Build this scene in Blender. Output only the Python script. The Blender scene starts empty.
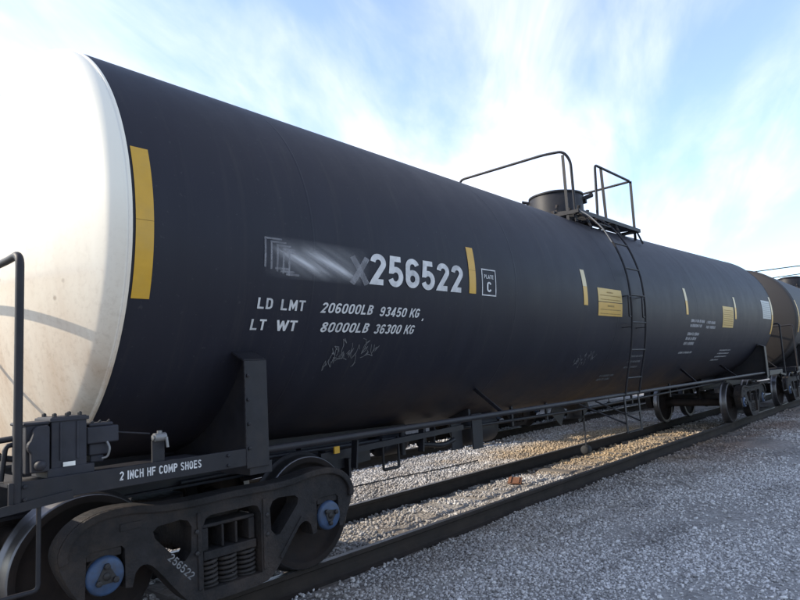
import bpy, bmesh, math, random
import numpy as np
from mathutils import Vector, Matrix, noise as mnoise
random.seed(7); rng = np.random.default_rng(11)
R_ = math.radians
scene = bpy.context.scene
col = scene.collection

# ------------------------------------------------------------------ camera
CAM = Vector((-1.716, -5.087, 1.557)); YAW, PITCH, ROLL, FPX = 0.726, 0.115, -0.057, 633.8
cd = bpy.data.cameras.new('camera'); cam = bpy.data.objects.new('camera', cd); col.objects.link(cam)
fwd = Vector((math.cos(PITCH)*math.cos(YAW), math.cos(PITCH)*math.sin(YAW), math.sin(PITCH)))
right = Vector((math.sin(YAW), -math.cos(YAW), 0)); up = right.cross(fwd)
r2 = math.cos(ROLL)*right + math.sin(ROLL)*up; u2 = -math.sin(ROLL)*right + math.cos(ROLL)*up
cam.matrix_world = Matrix(((r2.x, u2.x, -fwd.x, CAM.x), (r2.y, u2.y, -fwd.y, CAM.y), (r2.z, u2.z, -fwd.z, CAM.z), (0, 0, 0, 1)))
cd.sensor_width = 36; cd.lens = FPX*36/800; cd.clip_end = 6000; cd.clip_start = 0.05
scene.camera = cam

# ------------------------------------------------------------------ light and sky
SUN_AZ, SUN_EL = 132.0, 32.0            # azimuth counter-clockwise from +X
w = bpy.data.worlds.new('World'); scene.world = w; w.use_nodes = True
nt = w.node_tree; N = nt.nodes; L = nt.links; N.clear()
def wn(t, **k):
    n = N.new(t)
    for a, b in k.items(): setattr(n, a, b)
    return n
def wmath(op, a, b=None):
    n = wn('ShaderNodeMath', operation=op)
    for i, v in enumerate((a, b)):
        if v is None: continue
        if isinstance(v, (int, float)): n.inputs[i].default_value = v
        else: L.new(v, n.inputs[i])
    return n.outputs[0]
out = wn('ShaderNodeOutputWorld'); bg = wn('ShaderNodeBackground'); bg.inputs['Strength'].default_value = 0.15
sky = wn('ShaderNodeTexSky', sky_type='NISHITA', sun_disc=False)
sky.sun_elevation = R_(SUN_EL); sky.sun_rotation = R_(90-SUN_AZ); sky.air_density = 1.0; sky.dust_density = 0.35; sky.ozone_density = 3.5
tc = wn('ShaderNodeTexCoord')
# thin cirrus: noise on the sky dome projected to a flat layer overhead, pulled out into streaks
sep = wn('ShaderNodeSeparateXYZ'); L.new(tc.outputs['Generated'], sep.inputs[0])
zc_ = wmath('ADD', wmath('MAXIMUM', sep.outputs[2], 0.0), 0.22)
comb = wn('ShaderNodeCombineXYZ'); L.new(wmath('DIVIDE', sep.outputs[0], zc_), comb.inputs[0]); L.new(wmath('DIVIDE', sep.outputs[1], zc_), comb.inputs[1])
mr = wn('ShaderNodeMapping'); mr.inputs['Rotation'].default_value = (0, 0, R_(152.71)); L.new(comb.outputs[0], mr.inputs[0])
mp = wn('ShaderNodeMapping'); mp.inputs['Rotation'].default_value = (0, 0, R_(36.04)); mp.inputs['Scale'].default_value = (0.55, 1.35, 1); mp.inputs['Location'].default_value = (5.762, 5.731, 0)
L.new(mr.outputs[0], mp.inputs[0])
n1 = wn('ShaderNodeTexNoise'); n1.inputs['Scale'].default_value = 1.1; n1.inputs['Detail'].default_value = 7; n1.inputs['Roughness'].default_value = 0.5; n1.inputs['Distortion'].default_value = 0.35
L.new(mp.outputs[0], n1.inputs['Vector'])
mp2 = wn('ShaderNodeMapping'); mp2.inputs['Rotation'].default_value = (0, 0, R_(40)); mp2.inputs['Scale'].default_value = (0.7, 2.1, 1); mp2.inputs['Location'].default_value = (1.562, 0, 0); L.new(mr.outputs[0], mp2.inputs[0])
n2 = wn('ShaderNodeTexNoise'); n2.inputs['Scale'].default_value = 1.7; n2.inputs['Detail'].default_value = 6; n2.inputs['Roughness'].default_value = 0.6; n2.inputs['Distortion'].default_value = 0.5
L.new(mp2.outputs[0], n2.inputs['Vector'])
cl = wmath('ADD', wmath('MULTIPLY', n1.outputs[0], 0.70), wmath('MULTIPLY', n2.outputs[0], 0.30))
rmp = wn('ShaderNodeValToRGB'); rmp.color_ramp.elements[0].position = 0.42; rmp.color_ramp.elements[1].position = 0.71
rmp.color_ramp.interpolation = 'EASE'
L.new(cl, rmp.inputs[0])
mixc = wn('ShaderNodeMixRGB'); mixc.inputs[2].default_value = (4.75, 4.75, 5.2, 1)
L.new(wmath('ADD', wmath('MULTIPLY', rmp.outputs[0], 0.87), 0.12), mixc.inputs[0]); L.new(sky.outputs[0], mixc.inputs[1])
L.new(mixc.outputs[0], bg.inputs['Color']); L.new(bg.outputs[0], out.inputs['Surface'])

sd = bpy.data.lights.new('sun', 'SUN'); sd.energy = 3.0; sd.angle = R_(0.53); sd.color = (1.0, 0.90, 0.74)
so = bpy.data.objects.new('sun', sd); col.objects.link(so)
sdir = Vector((math.cos(R_(SUN_AZ))*math.cos(R_(SUN_EL)), math.sin(R_(SUN_AZ))*math.cos(R_(SUN_EL)), math.sin(R_(SUN_EL))))
so.rotation_euler = sdir.to_track_quat('Z', 'Y').to_euler(); so.location = (0, 0, 30)
vs = scene.view_settings; vs.view_transform = 'Standard'; vs.look = 'None'; vs.gamma = 1; vs.exposure = 1.15; vs.use_curve_mapping = False
scene.cycles.use_denoising = True
scene.cycles.max_bounces = 6

# ------------------------------------------------------------------ materials
MAT = {}
class Mt:
    """small node-material builder"""
    def __init__(s, name, rough=0.6, metal=0.0, spec=0.5):
        s.m = bpy.data.materials.new(name); s.m.use_nodes = True; s.t = s.m.node_tree; s.N = s.t.nodes; s.L = s.t.links
        s.b = s.N['Principled BSDF']; s.b.inputs['Roughness'].default_value = rough; s.b.inputs['Metallic'].default_value = metal
        s.b.inputs['Specular IOR Level'].default_value = spec; MAT[name] = s.m; s._tc = None
    def n(s, t, **k):
        x = s.N.new(t)
        for a, b in k.items(): setattr(x, a, b)
        return x
    def tc(s, which='Object'):
        if not s._tc: s._tc = s.n('ShaderNodeTexCoord')
        return s._tc.outputs[which]
    def pos(s):
        g = s.n('ShaderNodeNewGeometry'); return g.outputs['Position']
    def noise(s, scale, detail=4, rough=0.55, vec=None, stretch=None, dist=0):
        x = s.n('ShaderNodeTexNoise'); x.inputs['Scale'].default_value = scale; x.inputs['Detail'].default_value = detail; x.inputs['Roughness'].default_value = rough; x.inputs['Distortion'].default_value = dist
        v = vec or s.tc()
        if stretch:
            m = s.n('ShaderNodeMapping'); m.inputs['Scale'].default_value = stretch; s.L.new(v, m.inputs[0]); v = m.outputs[0]
        s.L.new(v, x.inputs['Vector']); return x.outputs[0]
    def ramp(s, fac, stops):
        r = s.n('ShaderNodeValToRGB'); e = r.color_ramp.elements
        while len(e) < len(stops): e.new(0.5)
        for i, (p, c) in enumerate(stops):
            e[i].position = p; e[i].color = (c, c, c, 1) if isinstance(c, (int, float)) else tuple(c)+(1,)
        s.L.new(fac, r.inputs[0]); return r.outputs[0]
    def math(s, op, a, b=None, clamp=False):
        n = s.n('ShaderNodeMath', operation=op, use_clamp=clamp)
        for i, v in enumerate((a, b)):
            if v is None: continue
            if isinstance(v, (int, float)): n.inputs[i].default_value = v
            else: s.L.new(v, n.inputs[i])
        return n.outputs[0]
    def mix(s, fac, a, b, mode='MIX'):
        n = s.n('ShaderNodeMixRGB', blend_type=mode)
        for i, v in enumerate((fac, a, b)):
            if isinstance(v, (int, float)): n.inputs[i].default_value = v if i == 0 else (v, v, v, 1)
            elif isinstance(v, tuple): n.inputs[i].default_value = v+(1,)
            else: s.L.new(v, n.inputs[i])
        return n.outputs[0]
    def color(s, c):
        if isinstance(c, tuple): s.b.inputs['Base Color'].default_value = c+(1,)
        else: s.L.new(c, s.b.inputs['Base Color'])
    def rough(s, v): s.L.new(v, s.b.inputs['Roughness'])
    def bump(s, h, strength=0.3, dist=0.01):
        b = s.n('ShaderNodeBump'); b.inputs['Strength'].default_value = strength; b.inputs['Distance'].default_value = dist
        s.L.new(h, b.inputs['Height']); s.L.new(b.outputs[0], s.b.inputs['Normal'])
    def sepz(s, v=None):
        x = s.n('ShaderNodeSeparateXYZ'); s.L.new(v or s.tc(), x.inputs[0]); return x.outputs

# black tank paint: streaks down the side, dust, brown grime low on the belly
m = Mt('tank_paint', 0.5, spec=0.20)
xyz = m.sepz()
streak = m.noise(1.0, 5, 0.6, stretch=(4.5, 1.2, 0.35)); broad = m.noise(0.9, 4, 0.55)
c = m.mix(m.ramp(streak, [(0.35, 0.0), (0.75, 1.0)]), (0.0130, 0.0135, 0.0215), (0.0190, 0.0195, 0.0285))
c = m.mix(m.math('MULTIPLY', m.ramp(broad, [(0.4, 0.0), (0.7, 1.0)]), 0.5), c, (0.0165, 0.0170, 0.0225))
low = m.ramp(m.math('ADD', m.math('MULTIPLY', xyz[2], -0.8), m.math('MULTIPLY', m.noise(1.6, 5, 0.6, stretch=(1.2, 1, 0.7)), 1.0)), [(-0.45+0.0 if False else 0.0, 0.0), (1.0, 1.0)])
grime = m.math('MULTIPLY', m.math('SUBTRACT', 1.62, xyz[2], True), 1.9, True)
gn = m.ramp(m.noise(1.4, 6, 0.65, stretch=(1, 1, 0.8)), [(0.38, 0.0), (0.66, 1.0)])
mid = m.math('SUBTRACT', 1.0, m.math('MULTIPLY', m.math('ABSOLUTE', m.math('SUBTRACT', xyz[0], 7.6)), 0.17), True)
c = m.mix(m.math('MULTIPLY', m.math('MULTIPLY', grime, gn), m.math('ADD', m.math('MULTIPLY', mid, 0.75), 0.22), True), c, (0.075, 0.045, 0.025))
dots = m.ramp(m.noise(38, 2, 0.5), [(0.68, 0.0), (0.74, 1.0)])
c = m.mix(m.math('MULTIPLY', dots, 0.16), c, (0.10, 0.10, 0.10))
m.color(c); runs = m.ramp(m.noise(1.0, 4, 0.6, stretch=(16, 3, 0.22)), [(0.56, 0.0), (0.78, 1.0)])
m.color(m.mix(m.math('MULTIPLY', runs, 0.45), c, (0.036, 0.034, 0.036)))
m.rough(m.ramp(m.math('ADD', m.math('MULTIPLY', streak, 0.6), m.math('MULTIPLY', m.noise(5.0, 5, 0.65), 0.4)), [(0.3, 0.50), (0.75, 0.62)])); m.bump(m.math('ADD', m.noise(0.8, 2, 0.5, stretch=(1.6, 1, 1)), m.math('MULTIPLY', m.noise(3.2, 2, 0.5), 0.08)), 0.16, 0.03)

m = Mt('tank_paint_dusty', 0.6, spec=0.35)
s_ = m.noise(1.0, 5, 0.6, stretch=(7, 1.2, 0.4))
m.color(m.mix(m.ramp(s_, [(0.3, 0.0), (0.75, 1.0)]), (0.012, 0.012, 0.015), (0.024, 0.023, 0.025)))

def head_mat(name, base, stain, stain_amt, spots):
    m = Mt(name, 0.55, spec=0.35)
    z = m.sepz(m.tc())[2]
    low = m.math('MULTIPLY', m.math('SUBTRACT', 2.75, z, True), 0.75, True)
    n = m.noise(1.5, 6, 0.62, stretch=(1, 2.6, 0.45)); fine = m.noise(26, 5, 0.7)
    f = m.math('MULTIPLY', m.math('MULTIPLY', low, m.ramp(n, [(0.22, 0.25), (0.75, 1.0)])), stain_amt, True)
    c = m.mix(f, base, stain)
    c = m.mix(m.math('MULTIPLY', m.ramp(fine, [(0.50, 0.0), (0.68, 1.0)]), m.math('MULTIPLY', low, 0.30)), c, tuple(v*0.55 for v in stain))
    vr = m.n('ShaderNodeTexVoronoi'); vr.inputs['Scale'].default_value = 6.5; vr.inputs['Randomness'].default_value = 1.0; m.L.new(m.tc(), vr.inputs['Vector'])
    sp = m.math('MULTIPLY', m.ramp(vr.outputs['Distance'], [(0.05, 1.0), (0.13, 0.0)]), m.ramp(m.noise(2.1, 3, 0.6), [(0.40, 0.0), (0.55, 1.0)]))
    c = m.mix(m.math('MULTIPLY', m.math('MULTIPLY', sp, spots), m.math('ADD', low, 0.05)), c, (0.16, 0.10, 0.06))
    m.color(c); m.bump(fine, 0.06, 0.004)
head_mat('head_white', (0.74, 0.70, 0.60), (0.36, 0.20, 0.095), 1.0, 1.0)
head_mat('head_dirty_shade', (0.033, 0.029, 0.0275), (0.027, 0.021, 0.018), 0.8, 0.5)  # dirty brown, darkened further to stand in for shade on the end

def plain(name, base, rough=0.55, var=0.25, scale=9, dirt=None, dirt_amt=0.5, metal=0.0, spec=0.4, bump=0.0):
    m = Mt(name, rough, metal, spec)
    n = m.noise(scale, 5, 0.6)
    c = m.mix(m.ramp(n, [(0.3, 0.0), (0.72, 1.0)]), tuple(v*(1-var) for v in base), tuple(min(1, v*(1+var)) for v in base))
    if dirt: c = m.mix(m.math('MULTIPLY', m.ramp(m.noise(scale*0.45, 6, 0.68), [(0.46, 0.0), (0.68, 1.0)]), dirt_amt), c, dirt)
    m.color(c)
    if bump: m.bump(m.noise(scale*5, 4, 0.6), bump, 0.010 if name == 'truck_cast' else 0.004)
    return m.m
plain('frame_paint', (0.0115, 0.0115, 0.0155), 0.55, spec=0.3, dirt=(0.028, 0.023, 0.021), dirt_amt=0.45, bump=0.12)
plain('valve_grey', (0.0195, 0.020, 0.027), 0.6, spec=0.3, dirt=(0.037, 0.032, 0.029), dirt_amt=0.5, bump=0.15)
plain('truck_cast', (0.0155, 0.0140, 0.0148), 0.78, spec=0.3, var=0.45, dirt=(0.046, 0.034, 0.028), dirt_amt=0.85, scale=6, bump=1.0)
plain('spring_steel', (0.024, 0.021, 0.020), 0.7, spec=0.3, dirt=(0.055, 0.040, 0.030), dirt_amt=0.55, scale=14, bump=0.2)
plain('wheel_plate', (0.016, 0.0125, 0.012), 0.85, spec=0.2, dirt=(0.036, 0.024, 0.018), dirt_amt=0.5, scale=6, bump=0.2)
plain('wheel_tread', (0.15, 0.148, 0.155), 0.40, var=0.15, metal=0.9)
plain('bearing_blue', (0.030, 0.060, 0.125), 0.5, dirt=(0.035, 0.033, 0.034), dirt_amt=0.7, scale=16)
plain('cap_steel', (0.020, 0.018, 0.018), 0.6, scale=20)
plain('bare_bright', (0.17, 0.17, 0.17), 0.4, var=0.2, metal=0.3)
plain('yellow_tape', (0.50, 0.28, 0.020), 0.4, var=0.06, dirt=(0.40, 0.25, 0.05), dirt_amt=0.35, scale=12)
plain('pale_tape', (0.50, 0.41, 0.23), 0.4, var=0.06, scale=12)
plain('white_paint', (0.55, 0.55, 0.55), 0.6, var=0.12, dirt=(0.20, 0.20, 0.21), dirt_amt=0.6, scale=14)
plain('dull_paint', (0.20, 0.20, 0.205), 0.7, var=0.2, dirt=(0.08, 0.08, 0.085), dirt_amt=0.7, scale=20)
plain('stencil_paint', (0.34, 0.34, 0.35), 0.7, var=0.2, dirt=(0.14, 0.14, 0.14), dirt_amt=0.5, scale=18)
plain('ink_grey', (0.22, 0.24, 0.24), 0.7, scale=20)
plain('chalk', (0.115, 0.115, 0.122), 0.9, var=0.35, scale=25)
plain('decal_yellow', (0.48, 0.29, 0.055), 0.5, var=0.05, scale=8)
plain('decal_lemon', (0.48, 0.33, 0.10), 0.5, var=0.05, scale=8)
plain('decal_white', (0.37, 0.39, 0.39), 0.5, var=0.06, scale=8)
plain('ink', (0.27, 0.18, 0.05), 0.7, scale=20)
plain('silver_label', (0.62, 0.62, 0.60), 0.4, metal=0.4)
plain('rubber', (0.020, 0.020, 0.021), 0.8)
plain('rust_plate', (0.20, 0.085, 0.042), 0.85, dirt=(0.15, 0.10, 0.07), scale=10, bump=0.3)
plain('rail_side', (0.024, 0.0195, 0.017), 0.88, spec=0.2, dirt=(0.046, 0.034, 0.026), dirt_amt=0.5, scale=5, bump=0.25)
plain('rail_head', (0.20, 0.19, 0.185), 0.42, var=0.2, metal=0.6, dirt=(0.10, 0.085, 0.07), dirt_amt=0.7, scale=5)
m = Mt('tie_wood', 0.9); g = m.noise(3.0, 6, 0.65, stretch=(6, 0.6, 4))
m.color(m.mix(m.ramp(g, [(0.3, 0.0), (0.7, 1.0)]), (0.060, 0.048, 0.040), (0.17, 0.145, 0.12))); m.bump(g, 0.5, 0.01)

# where the ground colour varies: tan spill under the tank, rust-brown and a darker band by the near rail, patches of dark soil
def ground_tint(m, c, tan_amt=0.75, soil_amt=0.7, edge_amt=0.8):
    P = m.pos(); s = m.n('ShaderNodeSeparateXYZ'); m.L.new(P, s.inputs[0]); x, y = s.outputs[0], s.outputs[1]
    wob = m.noise(0.9, 5, 0.6, vec=P)
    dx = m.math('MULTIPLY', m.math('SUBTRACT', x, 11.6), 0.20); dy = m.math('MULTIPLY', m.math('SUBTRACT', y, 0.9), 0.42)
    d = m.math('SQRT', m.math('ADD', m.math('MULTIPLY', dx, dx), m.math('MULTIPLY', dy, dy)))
    oval = m.ramp(m.math('ADD', m.math('SUBTRACT', 1.0, d), m.math('MULTIPLY', m.math('SUBTRACT', wob, 0.5), 1.4)), [(0.05, 0.0), (0.45, 1.0)])
    c = m.mix(m.math('MULTIPLY', oval, tan_amt), c, (0.41, 0.27, 0.115))
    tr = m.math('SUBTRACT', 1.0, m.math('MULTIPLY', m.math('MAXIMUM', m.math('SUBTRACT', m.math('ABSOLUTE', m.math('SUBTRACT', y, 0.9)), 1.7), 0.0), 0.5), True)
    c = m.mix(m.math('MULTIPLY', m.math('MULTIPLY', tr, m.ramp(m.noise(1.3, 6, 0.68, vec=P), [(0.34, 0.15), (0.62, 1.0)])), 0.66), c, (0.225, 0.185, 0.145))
    n2 = m.noise(0.55, 5, 0.62, vec=P)
    band = m.math('SUBTRACT', 1.0, m.math('MULTIPLY', m.math('ABSOLUTE', m.math('SUBTRACT', y, -1.5)), 0.85), True)
    far = m.math('MULTIPLY', m.math('SUBTRACT', x, 8.0), 0.35, True)
    rustf = m.math('MULTIPLY', m.math('MULTIPLY', band, far), m.ramp(n2, [(0.36, 0.0), (0.55, 1.0)]))
    c = m.mix(m.math('MULTIPLY', rustf, 0.75), c, (0.16, 0.10, 0.07))
    edge = m.math('MULTIPLY', m.math('SUBTRACT', 1.0, m.math('MULTIPLY', m.math('ABSOLUTE', m.math('SUBTRACT', y, -1.25)), 1.35), True), m.ramp(m.noise(1.6, 5, 0.68, vec=P), [(0.40, 0.0), (0.60, 1.0)]))
    c = m.mix(m.math('MULTIPLY', edge, edge_amt), c, (0.075, 0.068, 0.066))
    soil = m.ramp(m.noise(0.75, 6, 0.7, vec=P, stretch=(0.6, 1.3, 1)), [(0.52, 0.0), (0.66, 1.0)])
    c = m.mix(m.math('MULTIPLY', soil, soil_amt), c, (0.115, 0.108, 0.105))
    return c
m = Mt('gravel_bed', 0.95, spec=0.2)
P = m.pos()
vr = m.n('ShaderNodeTexVoronoi'); vr.inputs['Scale'].default_value = 24; m.L.new(P, vr.inputs['Vector'])
g1 = m.noise(45, 5, 0.7, vec=P); g2 = m.noise(0.6, 5, 0.6, vec=P)
c = m.mix(m.ramp(vr.outputs['Color'], [(0.15, 0.0), (0.85, 1.0)]), (0.25, 0.243, 0.237), (0.46, 0.45, 0.435))
c = m.mix(m.ramp(g1, [(0.3, 0.0), (0.7, 0.5)]), c, (0.17, 0.165, 0.16))
c = m.mix(m.math('MULTIPLY', m.ramp(g2, [(0.35, 0.0), (0.7, 1.0)]), 0.35), c, (0.20, 0.185, 0.17))
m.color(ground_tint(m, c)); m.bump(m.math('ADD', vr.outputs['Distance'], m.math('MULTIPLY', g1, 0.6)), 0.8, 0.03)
m = Mt('gravel_stone', 0.92, spec=0.25)
gm = m.n('ShaderNodeNewGeometry')
c = m.ramp(gm.outputs['Random Per Island'], [(0.0, (0.19, 0.185, 0.185)), (0.14, (0.37, 0.36, 0.355)), (0.6, (0.52, 0.505, 0.495)), (1.0, (0.70, 0.685, 0.67))])
c = m.mix(m.math('MULTIPLY', m.ramp(m.noise(60, 4, 0.65, vec=m.pos()), [(0.4, 0.0), (0.7, 1.0)]), 0.35), c, (0.22, 0.21, 0.20))
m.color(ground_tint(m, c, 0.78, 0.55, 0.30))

# lettering that has been smeared over: soft white drags of paint
m = Mt('smeared_paint', 0.7)
tcg = m.tc('UV'); s = m.n('ShaderNodeSeparateXYZ'); m.L.new(tcg, s.inputs[0]); u, v = s.outputs[0], s.outputs[1]
uv2 = m.n('ShaderNodeCombineXYZ')
dg = m.math('ADD', v, m.math('MULTIPLY', u, 1.65)); dg1 = m.math('ADD', v, m.math('MULTIPLY', u, 1.04))
m.L.new(m.math('MULTIPLY', dg, 7.0), uv2.inputs[0]); m.L.new(m.math('MULTIPLY', u, 1.6), uv2.inputs[1])
st = m.noise(1.0, 4, 0.55, vec=uv2.outputs[0])
env = m.math('MULTIPLY', m.math('MULTIPLY', m.math('MULTIPLY', u, m.math('SUBTRACT', 1.0, u)), 4.0), m.math('MULTIPLY', m.math('MULTIPLY', v, m.math('SUBTRACT', 1.0, v)), 4.0))
def ridge(dd, c0, wd, u0, u1):
    a = m.math('SUBTRACT', 1.0, m.math('MULTIPLY', m.math('ABSOLUTE', m.math('SUBTRACT', dd, c0)), 1.0/wd), True)
    b = m.math('MULTIPLY', m.math('SUBTRACT', u, u0), 6.0, True); cc = m.math('MULTIPLY', m.math('SUBTRACT', u1, u), 5.0, True)
    return m.math('MULTIPLY', m.math('MULTIPLY', a, a), m.math('MULTIPLY', b, cc))
al = m.math('MAXIMUM', m.math('MULTIPLY', ridge(dg1, 0.80, 0.24, 0.06, 0.62), 0.95), m.math('MULTIPLY', ridge(dg1, 1.08, 0.24, 0.30, 0.92), 1.0))
barsn = m.ramp(m.math('FRACT', m.math('MULTIPLY', u, 15.0)), [(0.0, 1.0), (0.3, 0.3), (0.6, 0.0)])
bars = m.math('MULTIPLY', m.math('MULTIPLY', barsn, m.math('SUBTRACT', 1.0, m.math('MULTIPLY', m.math('ABSOLUTE', m.math('SUBTRACT', u, 0.19)), 5.0), True)), m.math('SUBTRACT', 1.15, m.math('ADD', v, m.math('MULTIPLY', u, 0.6)), True))
haze_ = m.math('MULTIPLY', env, 0.34)
al = m.math('MULTIPLY', m.math('ADD', al, haze_), m.ramp(st, [(0.25, 0.35), (0.65, 1.0)]), True)
m.color((0.48, 0.48, 0.495)); m.L.new(m.math('MULTIPLY', al, 0.92), m.b.inputs['Alpha'])

m = Mt('ghost_paint', 0.7); m.color((0.30, 0.30, 0.32)); m.L.new(m.ramp(m.noise(14, 4, 0.6), [(0.3, 0.25), (0.7, 0.65)]), m.b.inputs['Alpha'])

# ------------------------------------------------------------------ mesh builder
class MB:
    def __init__(s): s.v = []; s.f = []; s.sm = []
    def add(s, vs, fs, smooth=False):
        o = len(s.v); s.v += [tuple(x) for x in vs]; s.f += [tuple(i+o for i in f) for f in fs]; s.sm += [smooth]*len(fs); return s
    def box(s, a, b):
        (x0, y0, z0), (x1, y1, z1) = a, b
        return s.add([(x0,y0,z0),(x1,y0,z0),(x1,y1,z0),(x0,y1,z0),(x0,y0,z1),(x1,y0,z1),(x1,y1,z1),(x0,y1,z1)],
                     [(0,3,2,1),(4,5,6,7),(0,1,5,4),(1,2,6,5),(2,3,7,6),(3,0,4,7)])
    def bar(s, p, q, w, h, upv=(0, 0, 1)):
        p, q = Vector(p), Vector(q); d = (q-p).normalized(); u = Vector(upv)
        if abs(d.dot(u)) > 0.98: u = Vector((1, 0, 0))
        sd_ = d.cross(u).normalized(); u = sd_.cross(d)
        vs_ = [e + sd_*a*w/2 + u*b*h/2 for e in (p, q) for a, b in ((-1,-1),(1,-1),(1,1),(-1,1))]
        return s.add(vs_, [(0,3,2,1),(4,5,6,7),(0,1,5,4),(1,2,6,5),(2,3,7,6),(3,0,4,7)])
    def tube(s, pts, r, n=10, cap=True):
        pts = [Vector(p) for p in pts]; rings = []; prev = None
        for i, p in enumerate(pts):
            d = (pts[min(i+1, len(pts)-1)]-pts[max(i-1, 0)]).normalized()
            if prev is None: a = d.orthogonal().normalized()
            else: a = (prev - d*prev.dot(d)).normalized()
            prev = a; b = d.cross(a); rr = r[i] if isinstance(r, (list, tuple)) else r
            rings.append([p+(a*math.cos(t)+b*math.sin(t))*rr for t in [2*math.pi*k/n for k in range(n)]])
        fs = [(i*n+k, i*n+(k+1)%n, (i+1)*n+(k+1)%n, (i+1)*n+k) for i in range(len(pts)-1) for k in range(n)]
        s.add([v for g in rings for v in g], fs, True)
        if cap:
            s.add(rings[0], [tuple(range(n))[::-1]]); s.add(rings[-1], [tuple(range(n))])
        return s
    def cyl(s, p, q, r, n=16): return s.tube([p, q], r, n)
    def lathe(s, prof, c, axis='y', n=32, smooth=True, cap=False):
        """prof: (radius, along) pairs about an axis through c"""
        vs_ = []
        for r, t in prof:
            for k in range(n):
                a = 2*math.pi*k/n; ca, sa = r*math.cos(a), r*math.sin(a)
                vs_.append({'y': (c[0]+ca, c[1]+t, c[2]+sa), 'z': (c[0]+ca, c[1]+sa, c[2]+t), 'x': (c[0]+t, c[1]+ca, c[2]+sa)}[axis])
        fs = [(i*n+k, i*n+(k+1)%n, (i+1)*n+(k+1)%n, (i+1)*n+k) for i in range(len(prof)-1) for k in range(n)]
        s.add(vs_, fs, smooth)
        if cap:
            s.add(vs_[:n], [tuple(range(n))]); s.add(vs_[-n:], [tuple(range(n))])
        return s
    def hexbolt(s, p, r, h, axis='y'):
        n = 6; pr = [(r, 0), (r, h), (r*0.5, h*1.25), (0.001, h*1.25)]
        return s.lathe(pr, p, axis, 6, False)
    def build(s, name, mat, parent=None, bevel=0, smooth_angle=None):
        me = bpy.data.meshes.new(name); me.from_pydata(s.v, [], s.f)
        me.polygons.foreach_set('use_smooth', s.sm)
        bm = bmesh.new(); bm.from_mesh(me); bmesh.ops.recalc_face_normals(bm, faces=bm.faces[:]); bm.to_mesh(me); bm.free()
        return link(name, me, mat, parent, bevel)
def link(name, me, mat, parent=None, bevel=0):
    o = bpy.data.objects.new(name, me); col.objects.link(o)
    for mm in (mat if isinstance(mat, (list, tuple)) else [mat]): me.materials.append(MAT[mm])
    if parent: o.parent = parent
    if bevel:
        b = o.modifiers.new('bevel', 'BEVEL'); b.width = bevel; b.segments = 2; b.limit_method = 'ANGLE'; b.angle_limit = R_(38); b.harden_normals = False
    return o
def empty(name, loc, label, cat, group=None):
    o = bpy.data.objects.new(name, None); col.objects.link(o); o.location = loc; o.empty_display_size = 0.3
    o['label'] = label; o['category'] = cat
    if group: o['group'] = group
    return o
def arc_pts(path, rad, seg=5):
    """round the inner corners of a polyline"""
    P_ = [Vector(p) for p in path]; res = [P_[0]]
    for i in range(1, len(P_)-1):
        a, b, c_ = P_[i-1], P_[i], P_[i+1]; r = min(rad, (a-b).length*0.49, (c_-b).length*0.49)
        p, q = b+(a-b).normalized()*r, b+(c_-b).normalized()*r
        for k in range(seg+1):
            t = k/seg; res.append(p*(1-t)**2 + b*2*t*(1-t) + q*t*t)
    res.append(P_[-1]); return res
def plate(outer, holes, y0, y1, mapf=None):
    """flat casting: outline with holes in (x, z), thickness y0..y1 -> bmesh mesh"""
    bm = bmesh.new()
    es = []
    for loop in [outer]+holes:
        vs_ = [bm.verts.new((x, y0, z)) for x, z in loop]
        es += [bm.edges.new((vs_[i], vs_[(i+1) % len(vs_)])) for i in range(len(vs_))]
    r = bmesh.ops.triangle_fill(bm, use_beauty=True, edges=es)
    fs = [f for f in r['geom'] if isinstance(f, bmesh.types.BMFace)]
    ex = bmesh.ops.extrude_face_region(bm, geom=fs)
    for v_ in [g for g in ex['geom'] if isinstance(g, bmesh.types.BMVert)]: v_.co.y = y1
    bmesh.ops.dissolve_limit(bm, angle_limit=R_(1), verts=bm.verts[:], edges=bm.edges[:])
    bmesh.ops.recalc_face_normals(bm, faces=bm.faces[:])
    me = bpy.data.meshes.new('plate'); bm.to_mesh(me); bm.free(); return me

# ------------------------------------------------------------------ the tank: axis falls slightly to the middle
TR = 1.525; TX0, TX1, TZ, TS = -0.035, 16.273, 2.558, 0.019; TXM = (TX0+TX1)/2
def tz(x): return TZ - TS*(min(max(x, TX0), TX1)-TX0 if x < TXM else TX1-min(max(x, TX0), TX1))
def ty(x, z, off=0.0):
    r = TR+off; d = z-tz(x); return -math.sqrt(max(0.0, r*r-d*d))
def patch(x0, x1, z0, z1, off, nx=3, nz=8, skew=0.0):
    b = MB(); vs_ = []; 
    for j in range(nz+1):
        for i in range(nx+1):
            z = z0+(z1-z0)*j/nz; x = x0+(x1-x0)*i/nx+skew*(z-z0); vs_.append((x, ty(x, z, off), z))
    b.add(vs_, [(j*(nx+1)+i, j*(nx+1)+i+1, (j+1)*(nx+1)+i+1, (j+1)*(nx+1)+i) for j in range(nz) for i in range(nx)]); return b
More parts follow.
